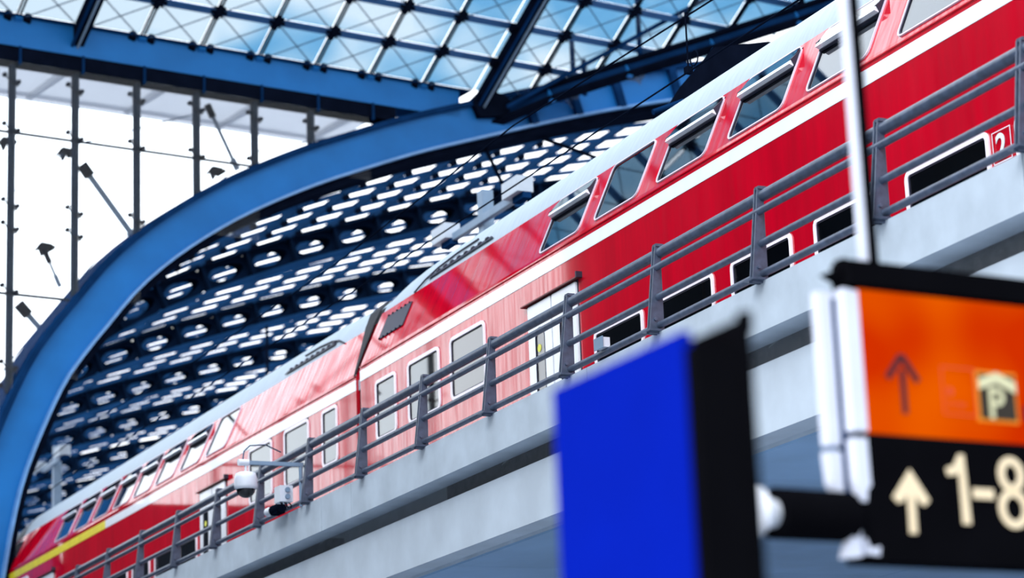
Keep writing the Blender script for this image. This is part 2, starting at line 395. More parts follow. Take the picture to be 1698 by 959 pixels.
# struts, brackets and canopy outside the glass
def strut(p, q, r, lab, g='struts outside the glass wall'):
    t = thing('bracing_strut', lab, 'strut', tuple(p), g)
    obj('rod', MB().tube([p, q], r, 8), STRUT, t)
    obj('clevis', MB().tube([p, p+(q-p).normalized()*0.35], r*1.9, 8), BLACKS, t)
    obj('clevis', MB().tube([q-(q-p).normalized()*0.3, q], r*1.6, 8), STRUT, t)
    return t
q = 52.6/51
def H_(X, z, d=1.6): return G(X*q, z*q, d)
strut(H_(21.46, 17.2), H_(22.86, 15.5), 0.075, 'thick grey diagonal strut behind the second pair of mullions')
strut(H_(24.70, 19.15), H_(25.5, 17.6), 0.05, 'grey diagonal strut near the top of the glass, right side')
strut(H_(19.95, 13.7), H_(20.75, 12.9), 0.07, 'short grey diagonal strut low at the left beside the arch')
strut(H_(20.55, 15.05), H_(20.95, 14.2), 0.035, 'thin pale strut below the left transom crossing')
def bracket(X, z, lab):
    t = thing('cable_bracket', lab, 'bracket', tuple(H_(X, z)), 'cast brackets outside the glass wall')
    obj('casting', MB().prism([H_(X-0.22, z-0.12), H_(X-0.05, z+0.12), H_(X+0.2, z+0.1), H_(X+0.26, z-0.02), H_(X+0.05, z-0.03), H_(X-0.02, z-0.2), H_(X-0.08, z-0.04)], NN*0.15), BLACKS, t)
    obj('pin', MB().tube([H_(X+0.2, z, 1.5), H_(X+0.2, z, 1.9)], 0.05, 8), BLACKS, t)
bracket(21.05, 17.45, 'dark cast bracket left of the second mullion under the upper transom')
bracket(19.6, 17.5, 'dark cast bracket at the left edge on the upper transom')
bracket(20.55, 15.1, 'small pale bracket low in the leftmost full glass bay')
bracket(24.9, 17.5, 'dark bracket beside the fourth mullion just above the arch')
for lab, p, r_ in (('thin cable falling left from the bracket by the second mullion', H_(21.0, 17.4), H_(19.85, 16.35)),
                   ('thin cable rising right under the canopy behind the glass', H_(21.4, 17.7), H_(24.6, 18.95)),
                   ('thin cable running just above the arch behind the third mullion', H_(21.0, 13.9), H_(25.2, 17.4)),
                   ('thin cable along the lower outer side of the arch', H_(19.5, 12.0), H_(21.8, 14.9)),
                   ('thin cable hanging under the beam near the right tip of the glass', H_(25.9, 18.1), H_(28.8, 19.0))):
    tag(obj('stay_cable', MB().tube([p, r_], 0.018, 5), CABLE, base=tuple(p)), lab, 'cable', 'stay cables outside the glass')
cn = thing('outer_canopy', 'pale canopy outside behind the top of the glass wall', 'canopy', tuple(G(18, 19.4, 4)))
obj('canopy_slab', MB().frame_box(G(8, 19.9, 0.7), EX*22, NN*2.7, Z*0.12), CANOPY, cn)
obj('fascia', MB().frame_box(G(8, 19.82, 3.4), EX*22, NN*0.06, Z*0.2), CANOPY, cn)
for k in range(6):
    X = 16.2+2.6*k
    obj('canopy_rib', MB().prism([G(X, 19.9, 0.8), G(X, 19.9, 3.4), G(X, 19.8, 3.3), G(X, 19.7, 0.8)], EX*0.12), CANOPY, cn)


# ---- barrel vault beyond the arch
vault = thing('barrel_vault', 'long glazed barrel vault of dark blue ribs beyond the arch', 'vault', tuple(G(19, GROUND, 1)), kind='structure')
VARC = resample(ctrl, 0.8)
SP = 1.25
def valley_y(X): return -0.53*(X-32.6)
def vlo(y):                      # first arc index of a rib that stands at distance y behind the gable plane
    if y >= 0.6: return 0
    for i, p in enumerate(VARC):
        if p.x > XO and valley_y(p.x) < y-0.2: return i
    return None
N_R = 76
GY = [9.7+11.0*k for k in range(8)]
for j in range(-10, N_R):
    y = 1.3+SP*j; lo = vlo(y)
    if -2.6 < y < 1.2: continue
    if lo is None or lo > len(VARC)-3: continue
    if any(-0.1 < y-g < 0.8 for g in GY): continue
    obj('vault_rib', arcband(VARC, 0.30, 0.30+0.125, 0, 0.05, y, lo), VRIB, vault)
A2 = off(resample(ctrl, 1.52), 0.28)
for i, p in enumerate(A2):
    y0 = 1.3
    hw = 0.055
    t = nrm(A2, i); tt = Vector((t.y, -t.x))
    a = G((p-tt*hw).x, (p-tt*hw).y, 0, y0); ln = 1.3+SP*(N_R-1)-y0
    vv = [(p-tt*hw), (p+tt*hw), (p+tt*hw+t*0.18), (p-tt*hw+t*0.18)]
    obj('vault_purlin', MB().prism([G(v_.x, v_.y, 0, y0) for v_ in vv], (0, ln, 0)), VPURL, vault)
    yv = max(valley_y(p.x)+0.4, -11)
    if p.x > XO+0.5 and yv < -3.0:
        obj('vault_purlin', MB().prism([G(v_.x, v_.y, 0, yv) for v_ in vv], (0, -2.6-yv, 0)), VPURL, vault)
# small bolted nodes where purlins cross the nearer ribs
node_m = MB().tube([(0, -0.09, -0.05), (0, 0.09, -0.05)], 0.09, 6).mesh('rib_node', BLACKS)
for j in range(0, 7):
    for i, p in enumerate(A2):
        if 20.5 < p.x < 37:
            o = bpy.data.objects.new('rib_node', node_m); C.objects.link(o); o.parent = vault
            o.location = (G(p.x, p.y, 0, 1.3+SP*j)-G(19, GROUND, 1))*K
# deep girders with oval openings
def girder(y, closed_to, lo=0, hi=None):
    A = resample(ctrl, 1.52); hi = hi or len(A)-1; mb = MB(); d0, d1 = -0.42, 0.28
    ia, oa = off(A, d0), off(A, d1)
    for i in range(lo, hi):
        for e in (0.0, 0.5):
            c = [ia[i], ia[i+1], oa[i+1], oa[i]]
            if A[i].x < closed_to:
                mb.add([G(p_.x, p_.y, e, y) for p_ in c], [(0, 1, 2, 3)]); continue
            loop = []; inn = []
            for k in range(16):
                a = 2*math.pi*(k+0.5)/16; ux, uz = math.cos(a), math.sin(a)
                sc = 0.5/max(abs(ux), abs(uz)); bx, bz = 0.5+ux*sc, 0.5+uz*sc
                ix, iz = 0.5+0.40*ux, 0.50+0.32*uz
                bil = lambda s_, t_: (c[0]*(1-s_)+c[1]*s_)*(1-t_)+(c[3]*(1-s_)+c[2]*s_)*t_
                loop.append(bil(bx, bz)); inn.append(bil(ix, iz))
            n = 16; vs = [G(p_.x, p_.y, e, y) for p_ in loop+inn]
            mb.add(vs, [(k, (k+1) % n, n+(k+1) % n, n+k) for k in range(n)])
            if e == 0.0:
                vs2 = [G(p_.x, p_.y, 0.0, y) for p_ in inn]+[G(p_.x, p_.y, 0.16, y) for p_ in inn]
                mb.add(vs2, [(k, (k+1) % n, n+(k+1) % n, n+k) for k in range(n)])
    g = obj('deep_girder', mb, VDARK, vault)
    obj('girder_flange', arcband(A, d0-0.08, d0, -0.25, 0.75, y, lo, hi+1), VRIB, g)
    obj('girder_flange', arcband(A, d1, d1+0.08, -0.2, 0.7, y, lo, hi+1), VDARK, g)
    for i in range(lo, hi):
        obj('web_stiffener', MB().bar(G(ia[i].x, ia[i].y, -0.1, y), G(oa[i].x, oa[i].y, -0.1, y), 0.09, 0.2, tuple(NN)), VDARK, g)
for m_, g in enumerate(GY):
    girder(g, (24.2, 25.0, 21.5, 23.0)[m_ % 4])
AG = resample(ctrl, 1.52)
girder(-2.7, 0, next(i for i, p in enumerate(AG) if p.x > XO and valley_y(p.x) < -2.9))
girder(-5.4, 0, next(i for i, p in enumerate(AG) if p.x > XO and valley_y(p.x) < -5.6))
# slender hangers and tie rods inside the vault
for X, z0, z1, y in ((38.5, 17.6, 20.9, 9.5), (33.0, 15.6, 18.6, 18), (40.2, 18.2, 21.2, 4.0)):
    obj('hanger_rod', MB().tube([G(X, z0, 0, y), G(X, z1, 0, y)], 0.05, 6), BLACKS, vault)
for a, b in (((32.9, 19.3, 0.5), (38.2, 17.9, 7)), ((33.6, 19.9, 0.2), (41, 19.9, 3)), ((22.5, 13.2, 26), (27.5, 10.6, 27))):
    obj('tie_rod', MB().tube([G(a[0], a[1], 0, a[2]), G(b[0], b[1], 0, b[2])], 0.06, 6), BLACKS, vault)

# ---- pitched glass roof of the hall, rising towards the viewer
TH = math.radians(32); DIR = -NN*math.cos(TH)+Z*math.sin(TH); UPN = EX.cross(DIR).normalized()
if UPN.z < 0: UPN = -UPN
ROW = 1.15; BAY = 1.565; X0 = 21.42
def Rf(X, u, h=0.0): return EX*X + NN*DD + Z*20.6 + DIR*u + UPN*h
def val_u(X): return 0.70*(X-32.9)-0.45
roof = thing('lattice_roof', 'pitched glass roof on a steel lattice above the blue beam', 'glass roof', tuple(Rf(X0, 0)), kind='structure')
B0 = Rf(X0, 0)
NROW = 9; COLS = range(-7, 16)
def keep(X, u): return X < 32.9 or u > val_u(X)-0.2
rib_mb = {}
for c_ in COLS:
    X = X0+BAY*c_
    if c_ in (0, 7): continue
    u0 = 0.0 if X < 32.9 else max(0, val_u(X))
    if u0 > NROW*ROW-1: continue
    mb = MB()
    for sg in (-0.042, 0.042):
        mb.bar(Rf(X+sg, u0, -0.02), Rf(X+sg, NROW*ROW, -0.02), 0.024, 0.07, tuple(UPN))
    obj('roof_rib', mb, BLACKS, roof)
    if X < 32.5:
        obj('rib_shoe', MB().frame_box(Rf(X-0.09, -0.35, -0.12), EX*0.18, DIR*0.4, UPN*0.12), STEEL, roof)
        for sg in (-1, 1):
            obj('cable_anchor', MB().tube([Rf(X+sg*0.24-0.03, -0.02, -0.12), Rf(X+sg*0.24+0.03, 0.02, 0.06)], 0.095, 8), BLACKS, roof)
for r in range(1, NROW+1):
    u = ROW*r; xa = X0+BAY*COLS[0]; xb = X0+BAY*COLS[-1]
    for k in range(400):
        if keep(xb, u): break
        xb -= 0.1
    mb = MB()
    for sg in (-0.075, 0.075): mb.bar(Rf(xa, u+sg, -0.05), Rf(xb, u+sg, -0.05), 0.035, 0.05, tuple(UPN))
    mb.bar(Rf(xa, u, -0.04), Rf(xb, u, -0.04), 0.12, 0.02, tuple(UPN))
    obj('roof_purlin', mb, PURL, roof)
# shared meshes for the repeated pieces
nm = MB()
nm.tube([Rf(X0, 0, -0.14)-B0, Rf(X0, 0, 0.06)-B0], 0.085, 8)
for a in range(4):
    t = math.radians(45+90*a); dv = EX*math.cos(t)*0.2+DIR*math.sin(t)*0.2
    nm.bar(dv*0.2+UPN*-0.06, dv+UPN*-0.06, 0.06, 0.06, tuple(UPN))
nm.bar(EX*-0.2+UPN*-0.06, EX*0.2+UPN*-0.06, 0.07, 0.09, tuple(UPN)); nm.bar(DIR*-0.2+UPN*-0.06, DIR*0.2+UPN*-0.06, 0.11, 0.09, tuple(UPN))
nm = nm.mesh('roof_node', BLACKS)
cm = MB()
for (a, b, c2, d2) in ((0.15, 0.1, BAY-0.15, ROW-0.1), (BAY-0.15, 0.1, 0.15, ROW-0.1)):
    for sg in (-0.022, 0.022):
        cm.tube([EX*(a+sg)+DIR*b+UPN*-0.1, EX*(c2+sg)+DIR*d2+UPN*-0.1], 0.008, 4, False)
cm = cm.mesh('bracing_cable', CABLE)
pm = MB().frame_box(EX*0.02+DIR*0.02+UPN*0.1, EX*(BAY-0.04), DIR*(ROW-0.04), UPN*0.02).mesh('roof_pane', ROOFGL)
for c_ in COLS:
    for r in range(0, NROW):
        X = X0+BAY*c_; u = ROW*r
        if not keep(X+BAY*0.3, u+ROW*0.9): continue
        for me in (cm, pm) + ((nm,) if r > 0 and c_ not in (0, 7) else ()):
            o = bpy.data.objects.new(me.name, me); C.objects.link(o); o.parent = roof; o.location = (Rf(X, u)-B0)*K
# heavy ribs
for X, lab in ((X0-0.05, None), (32.55, None)):
    hr = obj('heavy_rib', MB().frame_box(Rf(X-0.13, -0.9, -0.42), EX*0.26, DIR*(NROW*ROW+0.9), UPN*0.40), BLACKS, roof)
    obj('rib_lip', MB().frame_box(Rf(X-0.19, -0.6, -0.46), EX*0.06, DIR*(NROW*ROW+0.6), UPN*0.05), STEELD, hr)
    obj('rib_conduit', MB().tube([Rf(X-0.02, -0.5, -0.46), Rf(X-0.02, NROW*ROW, -0.46)], 0.03, 6), MAST, hr)
    for r in range(1, NROW):
        obj('rib_bracket', MB().frame_box(Rf(X-0.3, ROW*r-0.12, -0.2), EX*0.6, DIR*0.24, UPN*0.14), BLACKS, hr)
# valley girder where the vault meets the pitched roof
VL = [(32.7, -0.6), (34.2, 0.75), (36, 1.95), (38, 3.25), (40, 4.6), (42, 6.0), (45, 8.1), (47.5, 9.8)]
vg = thing('valley_girder', 'dark steel girder rising to the right where the roofs meet', 'girder', tuple(Rf(32.7, -0.6)), kind='structure')
for (xa, ua), (xb, ub) in zip(VL[:-1], VL[1:]):
    pa, pb = Rf(xa, ua, -0.3), Rf(xb, ub, -0.3)
    obj('chord', MB().bar(pa, pb, 0.34, 0.10, tuple(UPN)), BLACKS, vg)
    obj('chord', MB().bar(pa+UPN*-0.30+DIR*-0.10, pb+UPN*-0.30+DIR*-0.10, 0.26, 0.08, tuple(UPN)), BLACKS, vg)
    obj('web_plate', MB().bar(pa+UPN*-0.15+DIR*-0.05, pb+UPN*-0.15+DIR*-0.05, 0.06, 0.28, tuple((UPN+DIR*0.5).normalized())), STEELD, vg)
    obj('post_plate', MB().bar(pa+UPN*0.1, pa+UPN*-0.36+DIR*-0.12, 0.1, 0.16, tuple(EX)), STEEL, vg)
obj('node_casting', MB().prism([G(32.2, 20.3, -0.2), G(32.6, 20.7, -0.2), G(33.2, 20.6, -0.2), G(33.6, 20.3, -0.2), G(33.0, 20.0, -0.2), G(32.4, 19.9, -0.2)], NN*0.5), BLACKS, vg)
for a, b, r_ in (((33.1, 20.2, -0.4), (38.6, 23.6, -4.0), 0.06), ((34.9, 21.1, -0.9), (34.9, 22.4, -0.9), 0.07), ((36.3, 21.5, -2), (36.3, 23.4, -2), 0.07), ((35.6, 20.9, -0.4), (35.6, 21.9, -0.4), 0.07)):
    obj('truss_rod', MB().tube([G(a[0], a[1], a[2]), G(b[0], b[1], b[2])], r_, 7), STEELD, vg)

# ================================================================ RAILING ON THE PARAPET
POST_S = [1.89+2.0*i for i in range(4, 29)]
rl = thing('parapet_railing', 'grey tube railing with four rails along the viaduct parapet', 'railing', (xr(16), 16, 5.27))
def rail(z, r, dx):
    pts = []; s = 6.0
    while s <= 60: pts.append((xr(s)+dx, s, z)); s += 1.5
    return MB().tube(pts, r, 10)
obj('top_rail', rail(6.055, 0.052, 0.035), RAILM, rl)
for z in (5.905, 5.61, 5.335): obj('rail', rail(z, 0.033, -0.015), RAILM, rl)
def post_meshes():
    pl = []
    for y0 in (0.0, 0.048):
        pl.append(MB().prism([(-0.125, y0, -0.02), (0.035, y0, -0.02), (0.04, y0, 0.60), (0.045, y0, 0.86), (-0.015, y0, 0.86), (-0.022, y0, 0.80)], (0, 0.018, 0)).mesh('post_plate', RAILM))
    cap = MB().box(-0.012, 0.07, -0.012, 0.06, 0.845, 0.872)
    foot = MB().box(-0.15, 0.06, -0.05, 0.11, -0.0, 0.02)
    b1 = MB().tube([(0.012, -0.02, 0.76), (0.012, 0.085, 0.76)], 0.016, 6); b2 = MB().tube([(-0.06, -0.02, 0.12), (-0.06, 0.085, 0.12)], 0.016, 6)
    return pl, cap.mesh('post_cap', RAILM), foot.mesh('base_plate', RAILM), b1.mesh('bolt', RAILM), b2.mesh('bolt', RAILM)
pl, cap, foot, b1, b2 = post_meshes()
for s in POST_S:
    # a post is a part of the railing; its plates are the sub-parts
    p = bpy.data.objects.new('railing_post', pl[0]); C.objects.link(p); p.parent = rl
    p.location = (Vector((xr(s), s, 5.27))-Vector(BASE[rl.name]))*K
    for nme, me in (('rear_plate', pl[1]), ('post_cap', cap), ('base_plate', foot), ('bolt', b1), ('bolt', b2)):
        c = bpy.data.objects.new(nme, me); C.objects.link(c); c.parent = p

# ================================================================ THE TRAIN
PROF = [(0.0, 4.75), (0.0, 7.58), (0.02, 7.66), (0.36, 8.42)]
def prof_x(z):
    for (xa, za), (xb, zb) in zip(PROF[:-1], PROF[1:]):
        if za <= z <= zb: return xa+(xb-xa)*(z-za)/(zb-za)
    return PROF[-1][0]
WID = 2.1
LEN = 21.9
def coach(name, label, x0, y0, h, mirrored, L):
    """Built with t = distance from the coupled end; local y runs along the train."""
    rz = -math.atan(h); sgn = -1 if not mirrored else 1
    t_ = thing(name, label, 'railway coach', (x0, y0, 4.75), 'red double-deck coaches', rz)
    zb = 4.75
    def P(x, t, z): return Vector((x, sgn*t, z-zb))
    def up(me, *a, **k): return obj(*a, **k)
    def ob(name_, mb, m_, parent=None, lab=None):
        return obj(name_, mb.mesh(name_, m_, (0, 0, 0)), m_, parent or t_, lab)
    holes = []
    for a, b, z0, z1, _ in L['lower']+L['mid']: holes.append((a, b, z0, z1))
    for a, b, hop in L['upper']: holes.append((a, b, 7.70, 8.385))
    ts = sorted(set([0, LEN]+[round(v, 3) for h_ in holes for v in (h_[0]+0.02, h_[1]-0.02)]+[1.0*i for i in range(1, 22)]))
    zs = sorted(set([4.75, 7.39, 7.55, 7.58, 7.66, 8.42]+[round(v, 3) for h_ in holes for v in (h_[2]+0.02, h_[3]-0.02)]))
    sk = MB(); vs = [P(prof_x(z), t, z) for t in ts for z in zs]; fs = []; nz = len(zs)
    for i in range(len(ts)-1):
        for k in range(nz-1):
            ct, cz = (ts[i]+ts[i+1])/2, (zs[k]+zs[k+1])/2
            if any(a < ct < b and z0 < cz < z1 for a, b, z0, z1 in holes): continue
            f = (i*nz+k, i*nz+k+1, (i+1)*nz+k+1, (i+1)*nz+k); fs.append(f if sgn > 0 else f[::-1])
    sk.add(vs, fs)
    # end walls and far side
    ring = [(0.0, 4.75), (0, 7.58), (0.36, 8.42), (WID-0.36, 8.42), (WID, 7.58), (WID, 4.75)]
    for t in (0, LEN): sk.add([P(x, t, z) for x, z in ring], [tuple(range(6))])
    sk.add([P(WID, 0, 4.75), P(WID, LEN, 4.75), P(WID, LEN, 7.58), P(WID, 0, 7.58), P(WID-0.36, 0, 8.42), P(WID-0.36, LEN, 8.42)], [(0, 1, 2, 3), (3, 2, 5, 4)])
    ob('body', sk, RED)
    # roof
    rf = [(0.36, 8.42), (0.40, 8.52), (0.47, 8.64), (0.56, 8.76), (0.68, 8.88), (0.84, 8.97), (1.05, 9.01)]
    rf = rf + [(WID-x, z) for x, z in rf[-2::-1]]
    rm = MB(); tt = [0, 0.35, 0.9, 2, 6, LEN-1, LEN]; dz = [0.10, 0.05, 0.02, 0, 0, 0, 0.06]; vs = []; fs = []; n = len(rf)
    for t, d in zip(tt, dz):
        for x, z in rf: vs.append(P(x+(0.02 if d and 0 < x < 1 else 0), t, z-d*min(1, (z-8.42)/0.4)))
    for i in range(len(tt)-1):
        for k in range(n-1): fs.append((i*n+k, i*n+k+1, (i+1)*n+k+1, (i+1)*n+k))
    rm.add(vs, fs, True); rm.add([v for v in vs[:n]], [tuple(range(n))]); rm.add(vs[-n:], [tuple(range(n))])
    ro = ob('roof', rm, ROOFT)
    # dark recessed grille along the roof edge, near the coupled end
    gm = MB()
    gm.prism([P(0.375, 1.75, 8.50), P(0.375, 4.0, 8.50), P(0.40, 3.9, 8.545), P(0.40, 1.75, 8.545)], P(-0.012, 0, zb))
    for k in range(9): gm.frame_box(P(0.37, 1.8+0.24*k, 8.535), P(0.03, 0, zb), P(0, 0.07, zb), P(0.01, 0, zb+0.03))
    gm.tube([P(0.345, 1.3, 8.42), P(0.39, 1.6, 8.53), P(0.43, 2.0, 8.61), P(0.46, 2.6, 8.66), P(0.47, 3.3, 8.67)], 0.014, 6)
    ob('roof_grille', gm, FRAMED, ro)['kind'] = 'stuff'
    # gutter line and stripe
    def band(t0, t1, z0, z1, m_, nme, pr=0.006):
        b_ = MB().frame_box(P(-pr, t0, z0), P(pr+0.004, 0, zb), P(0, t1-t0, zb), Vector((0, 0, z1-z0))); return ob(nme, b_, m_)
    for a, b, m_, nme in L['stripe']: band(a, b, 7.395, 7.55, m_, nme)
    gl_ = MB().bar(P(-0.006, 0, 7.605), P(-0.006, LEN, 7.605), 0.012, 0.014); ob('gutter_line', gl_, RED)
    # windows
    def win(a, b, z0, z1, fr, rc, rim, hop=False, nme='window'):
        slope = z0 > 7.6
        if slope:
            o_ = P(prof_x(z0), a, z0); e2 = P(prof_x(z1), a, z1)-o_
        else:
            o_ = P(0, a, z0); e2 = Vector((0, 0, z1-z0))
        w_ = b-a; h_ = e2.length; e1 = P(0, 1, zb); e2n = e2.normalized(); nv = Vector((-1, 0, 0)); nv = (nv-e2n*nv.dot(e2n)).normalized()
        tr_ = lambda pts, d_: [o_+e1*u_+e2n*v_+nv*d_ for u_, v_ in pts]
        oo = rrect(w_/2, h_/2, w_, h_, rc); ii = rrect(w_/2, h_/2, w_-2*rim, h_-2*rim, max(rc-rim, 0.02))
        f = ob(nme, MB().ring(tr_(oo, 0.0), tr_(ii, 0.0), nv*0.018), fr)
        i2 = rrect(w_/2, h_/2, w_-2*rim-0.03, h_-2*rim-0.03, max(rc-rim-0.01, 0.015))
        ob('seal', MB().ring(tr_(ii, -0.004), tr_(i2, -0.004), nv*0.012), FRAMED, f)
        ob('pane', MB().prism(tr_(ii, -0.01), nv*0.008), WINGL, f)
        if hop:
            hb = MB().frame_box(o_+e1*(rim+0.01)+e2n*(h_*0.655)+nv*0.03, e1*(w_-2*rim-0.02), e2n*0.045, nv*0.05)
            ob('hopper_bar', hb, SILVER, f)
            hm = MB().frame_box(o_+e1*(rim+0.01)+e2n*(h_*0.635)+nv*0.005, e1*(w_-2*rim-0.02), e2n*0.022, nv*0.025)
            for u_ in (rim-0.005, w_-rim-0.03):
                hm.prism([o_+e1*u_+e2n*(h_*0.64)+nv*0.0, o_+e1*u_+e2n*(h_*0.72)+nv*0.085, o_+e1*u_+e2n*(h_*0.97)], e1*0.035)
            ob('hopper_frame', hm, FRAMED, f)
            hg = MB().prism([o_+e1*(rim+0.02)+e2n*(h_*0.72)+nv*0.07, o_+e1*(w_-rim-0.02)+e2n*(h_*0.72)+nv*0.07, o_+e1*(w_-rim-0.02)+e2n*(h_*0.95)+nv*0.02, o_+e1*(rim+0.02)+e2n*(h_*0.95)+nv*0.02], nv*0.006)
            ob('hopper_pane', hg, WINGL, f)
        return f
    for a, b, z0, z1, rc in L['lower']+L['mid']: win(a, b, z0, z1, FRAME, rc, 0.05)
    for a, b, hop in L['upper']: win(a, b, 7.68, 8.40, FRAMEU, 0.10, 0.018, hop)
    # hatch on the slope
    for a, b in L['hatch']:
        o_ = P(prof_x(7.92), a, 7.92); e2 = P(prof_x(8.27), a, 8.27)-o_; e1 = P(0, b-a, zb); nv = Vector((-0.9, 0, 0.4)).normalized()
        hf = ob('slope_hatch', MB().prism([o_+nv*0.004, o_+e1+nv*0.004, o_+e1+e2+nv*0.004, o_+e2+nv*0.004], nv*0.012), FRAMED)
        rv = MB()
        for k in range(6):
            for c0 in (o_+e1*(0.06+0.17*k), o_+e2+e1*(0.06+0.17*k)): rv.tube([c0+nv*0.01, c0+nv*0.03], 0.014, 6)
        ob('rivet_row', rv, MULL, hf)['kind'] = 'stuff'
    # doors
    for a, b in L['door']:
        mid = (a+b)/2
        dm = MB().box(0, 0, 0, 0, 0, 0) if False else MB()
        dm.frame_box(P(-0.004, a-0.02, 4.9), P(0.02, 0, zb), P(0, b-a+0.04, zb), Vector((0, 0, 2.21)))
        d = ob('door', dm, FRAMED)
        for u0, u1 in ((a+0.01, mid-0.018), (mid+0.018, b-0.01)):
            w_ = u1-u0; cx = (u0+u1)/2
            q_ = rrect(cx, 6.0, w_, 2.16, 0.015, 4); i_ = rrect(cx, 6.13, 0.27, 1.28, 0.12, 4)
            to = lambda pts, d_: [P(d_, u_, z_) for u_, z_ in pts]
            lf = ob('door_leaf', MB().ring(to(q_, -0.03), to(i_, -0.03), Vector((0.025, 0, 0))), DOORW, d)
            ob('leaf_pane', MB().prism(to(i_, -0.022), Vector((0.008, 0, 0))), WINGL, d)
            i3 = rrect(cx, 6.13, 0.24, 1.25, 0.11, 4)
            ob('leaf_seal', MB().ring(to(i_, -0.034), to(i3, -0.034), Vector((0.014, 0, 0))), FRAMED, d)
        ob('door_sticker', MB().tube([P(-0.024, a+0.30 if not mirrored else b-0.3, 6.52), P(-0.027, a+0.30 if not mirrored else b-0.3, 6.52)], 0.05, 12), mat('sticker_yellow', (0.75, 0.75, 0.1), 0.5), d)
        ob('door_canopy', MB().prism([P(-0.07, a-0.11, 7.115), P(0, a-0.11, 7.155), P(0, a-0.11, 7.10), P(-0.07, a-0.11, 7.10)], P(0, b-a+0.22, zb)), REDD, d)
        ob('canopy_end', MB().frame_box(P(-0.08, (b+0.1) if not mirrored else (a-0.12), 7.10), P(0.08, 0, zb), P(0, 0.03, zb), Vector((0, 0, 0.07))), FRAMED, d)
    # interior
    im = MB()
    im.frame_box(P(WID-0.12, 0.1, 5.0), P(0.05, 0, zb), P(0, LEN-0.2, zb), Vector((0, 0, 2.6)))
    im.frame_box(P(0.06, 0.1, 5.05), P(WID-0.15, 0, zb), P(0, LEN-0.2, zb), Vector((0, 0, 0.05)))
    im.frame_box(P(0.05, 7.4, 6.75), P(WID-0.15, 0, zb), P(0, LEN-7.6, zb), Vector((0, 0, 0.3)))
    im.frame_box(P(0.10, 0.1, 7.38), P(WID-0.2, 0, zb), P(0, 7.3, zb), Vector((0, 0, 0.1)))
    im.frame_box(P(0.45, 0.1, 8.36), P(WID-0.85, 0, zb), P(0, LEN-0.2, zb), Vector((0, 0, 0.05)))
    im.prism([P(WID-0.02-0.1, 0.1, 7.58), P(WID-0.36-0.1, 0.1, 8.40), P(WID-0.36-0.05, 0.1, 8.40), P(WID-0.05, 0.1, 7.58)], P(0, LEN-0.2, zb))
    it = ob('interior', im, INTER)
    for t in L['poles']: ob('grab_pole', MB().tube([P(0.35, t, 5.1), P(0.35, t, 6.75 if t > 7.3 else 7.38)], 0.022, 6), POLEY, it)
    for a, b, hop in L['upper'][:7]:
        for q_ in (0.25, 0.8):
            ob('seat_back', MB().frame_box(P(0.2, a+(b-a)*q_, 7.06), P(0.7, 0, zb), P(0, 0.12, zb), Vector((0, 0, 0.86))), SEAT, it)
    # underframe and bogies
    um = MB().frame_box(P(0.15, 0.5, 4.72), P(WID-0.3, 0, zb), P(0, LEN-1, zb), Vector((0, 0, 0.1)))
    ob('underframe', um, RUBBER)
    return t_, P, ob, sgn

L1 = dict(
    lower=[(a, b, 5.95, 6.385, 0.09) for a, b in ((7.56, 8.79), (9.15, 10.41), (10.78, 12.02), (12.44, 13.66), (14.06, 15.38), (15.76, 17.0), (17.4, 18.6))],
    mid=[(0.60, 1.39, 6.40, 7.27, 0.10), (1.82, 2.96, 6.40, 7.27, 0.11), (3.32, 4.48, 6.42, 7.27, 0.11)],
    upper=[(6.08, 7.21, True), (7.60, 8.72, False), (9.17, 10.32, True), (10.80, 11.95, True), (12.40, 13.55, True), (14.05, 15.20, True), (15.65, 16.8, True), (17.2, 18.3, True)],
    hatch=[(0.42, 1.36)], door=[(5.81, 7.18)], poles=[4.3, 4.1, 9.55, 13.0, 14.95, 16.4],
    stripe=[(0, 10.9, WHITE, 'white_stripe'), (10.905, 21.9, WHITE, 'white_stripe')])
c1, P1, ob1, s1 = coach('railway_coach', 'red double-deck coach with white stripe, nearest and fully lit, filling the right half', 12.49+0.0148*(31.87-16.4), 31.87, 0.0148, False, L1)
up2 = [7.1, 8.54, 10.0, 11.4, 12.75, 14.15, 15.55, 17.0]
L2 = dict(
    lower=[(7.45, 8.5, 5.95, 6.42, 0.09), (8.75, 9.9, 5.95, 6.42, 0.09), (10.2, 11.3, 5.95, 6.42, 0.09), (11.6, 12.8, 5.95, 6.42, 0.09), (13.1, 14.3, 5.95, 6.42, 0.09)],
    mid=[(0.75, 1.40, 6.48, 7.36, 0.10), (1.95, 3.06, 6.45, 7.38, 0.11), (3.61, 4.73, 6.45, 7.38, 0.11), (19.0, 19.9, 6.45, 7.3, 0.1)],
    upper=[(b-1.08, b, i > 0) for i, b in enumerate(up2)],
    hatch=[(20.6, 21.5)], door=[(5.89, 7.22), (16.9, 18.2)], poles=[4.3, 9.2],
    stripe=[(0, 13.1, WHITE, 'white_stripe'), (13.1, 21.9, YELL, 'yellow_stripe')])
c2, P2, ob2, s2 = coach('railway_coach', 'second red double-deck coach farther left with yellow stripe at its far end', 12.88, 32.45, -0.003, True, L2)
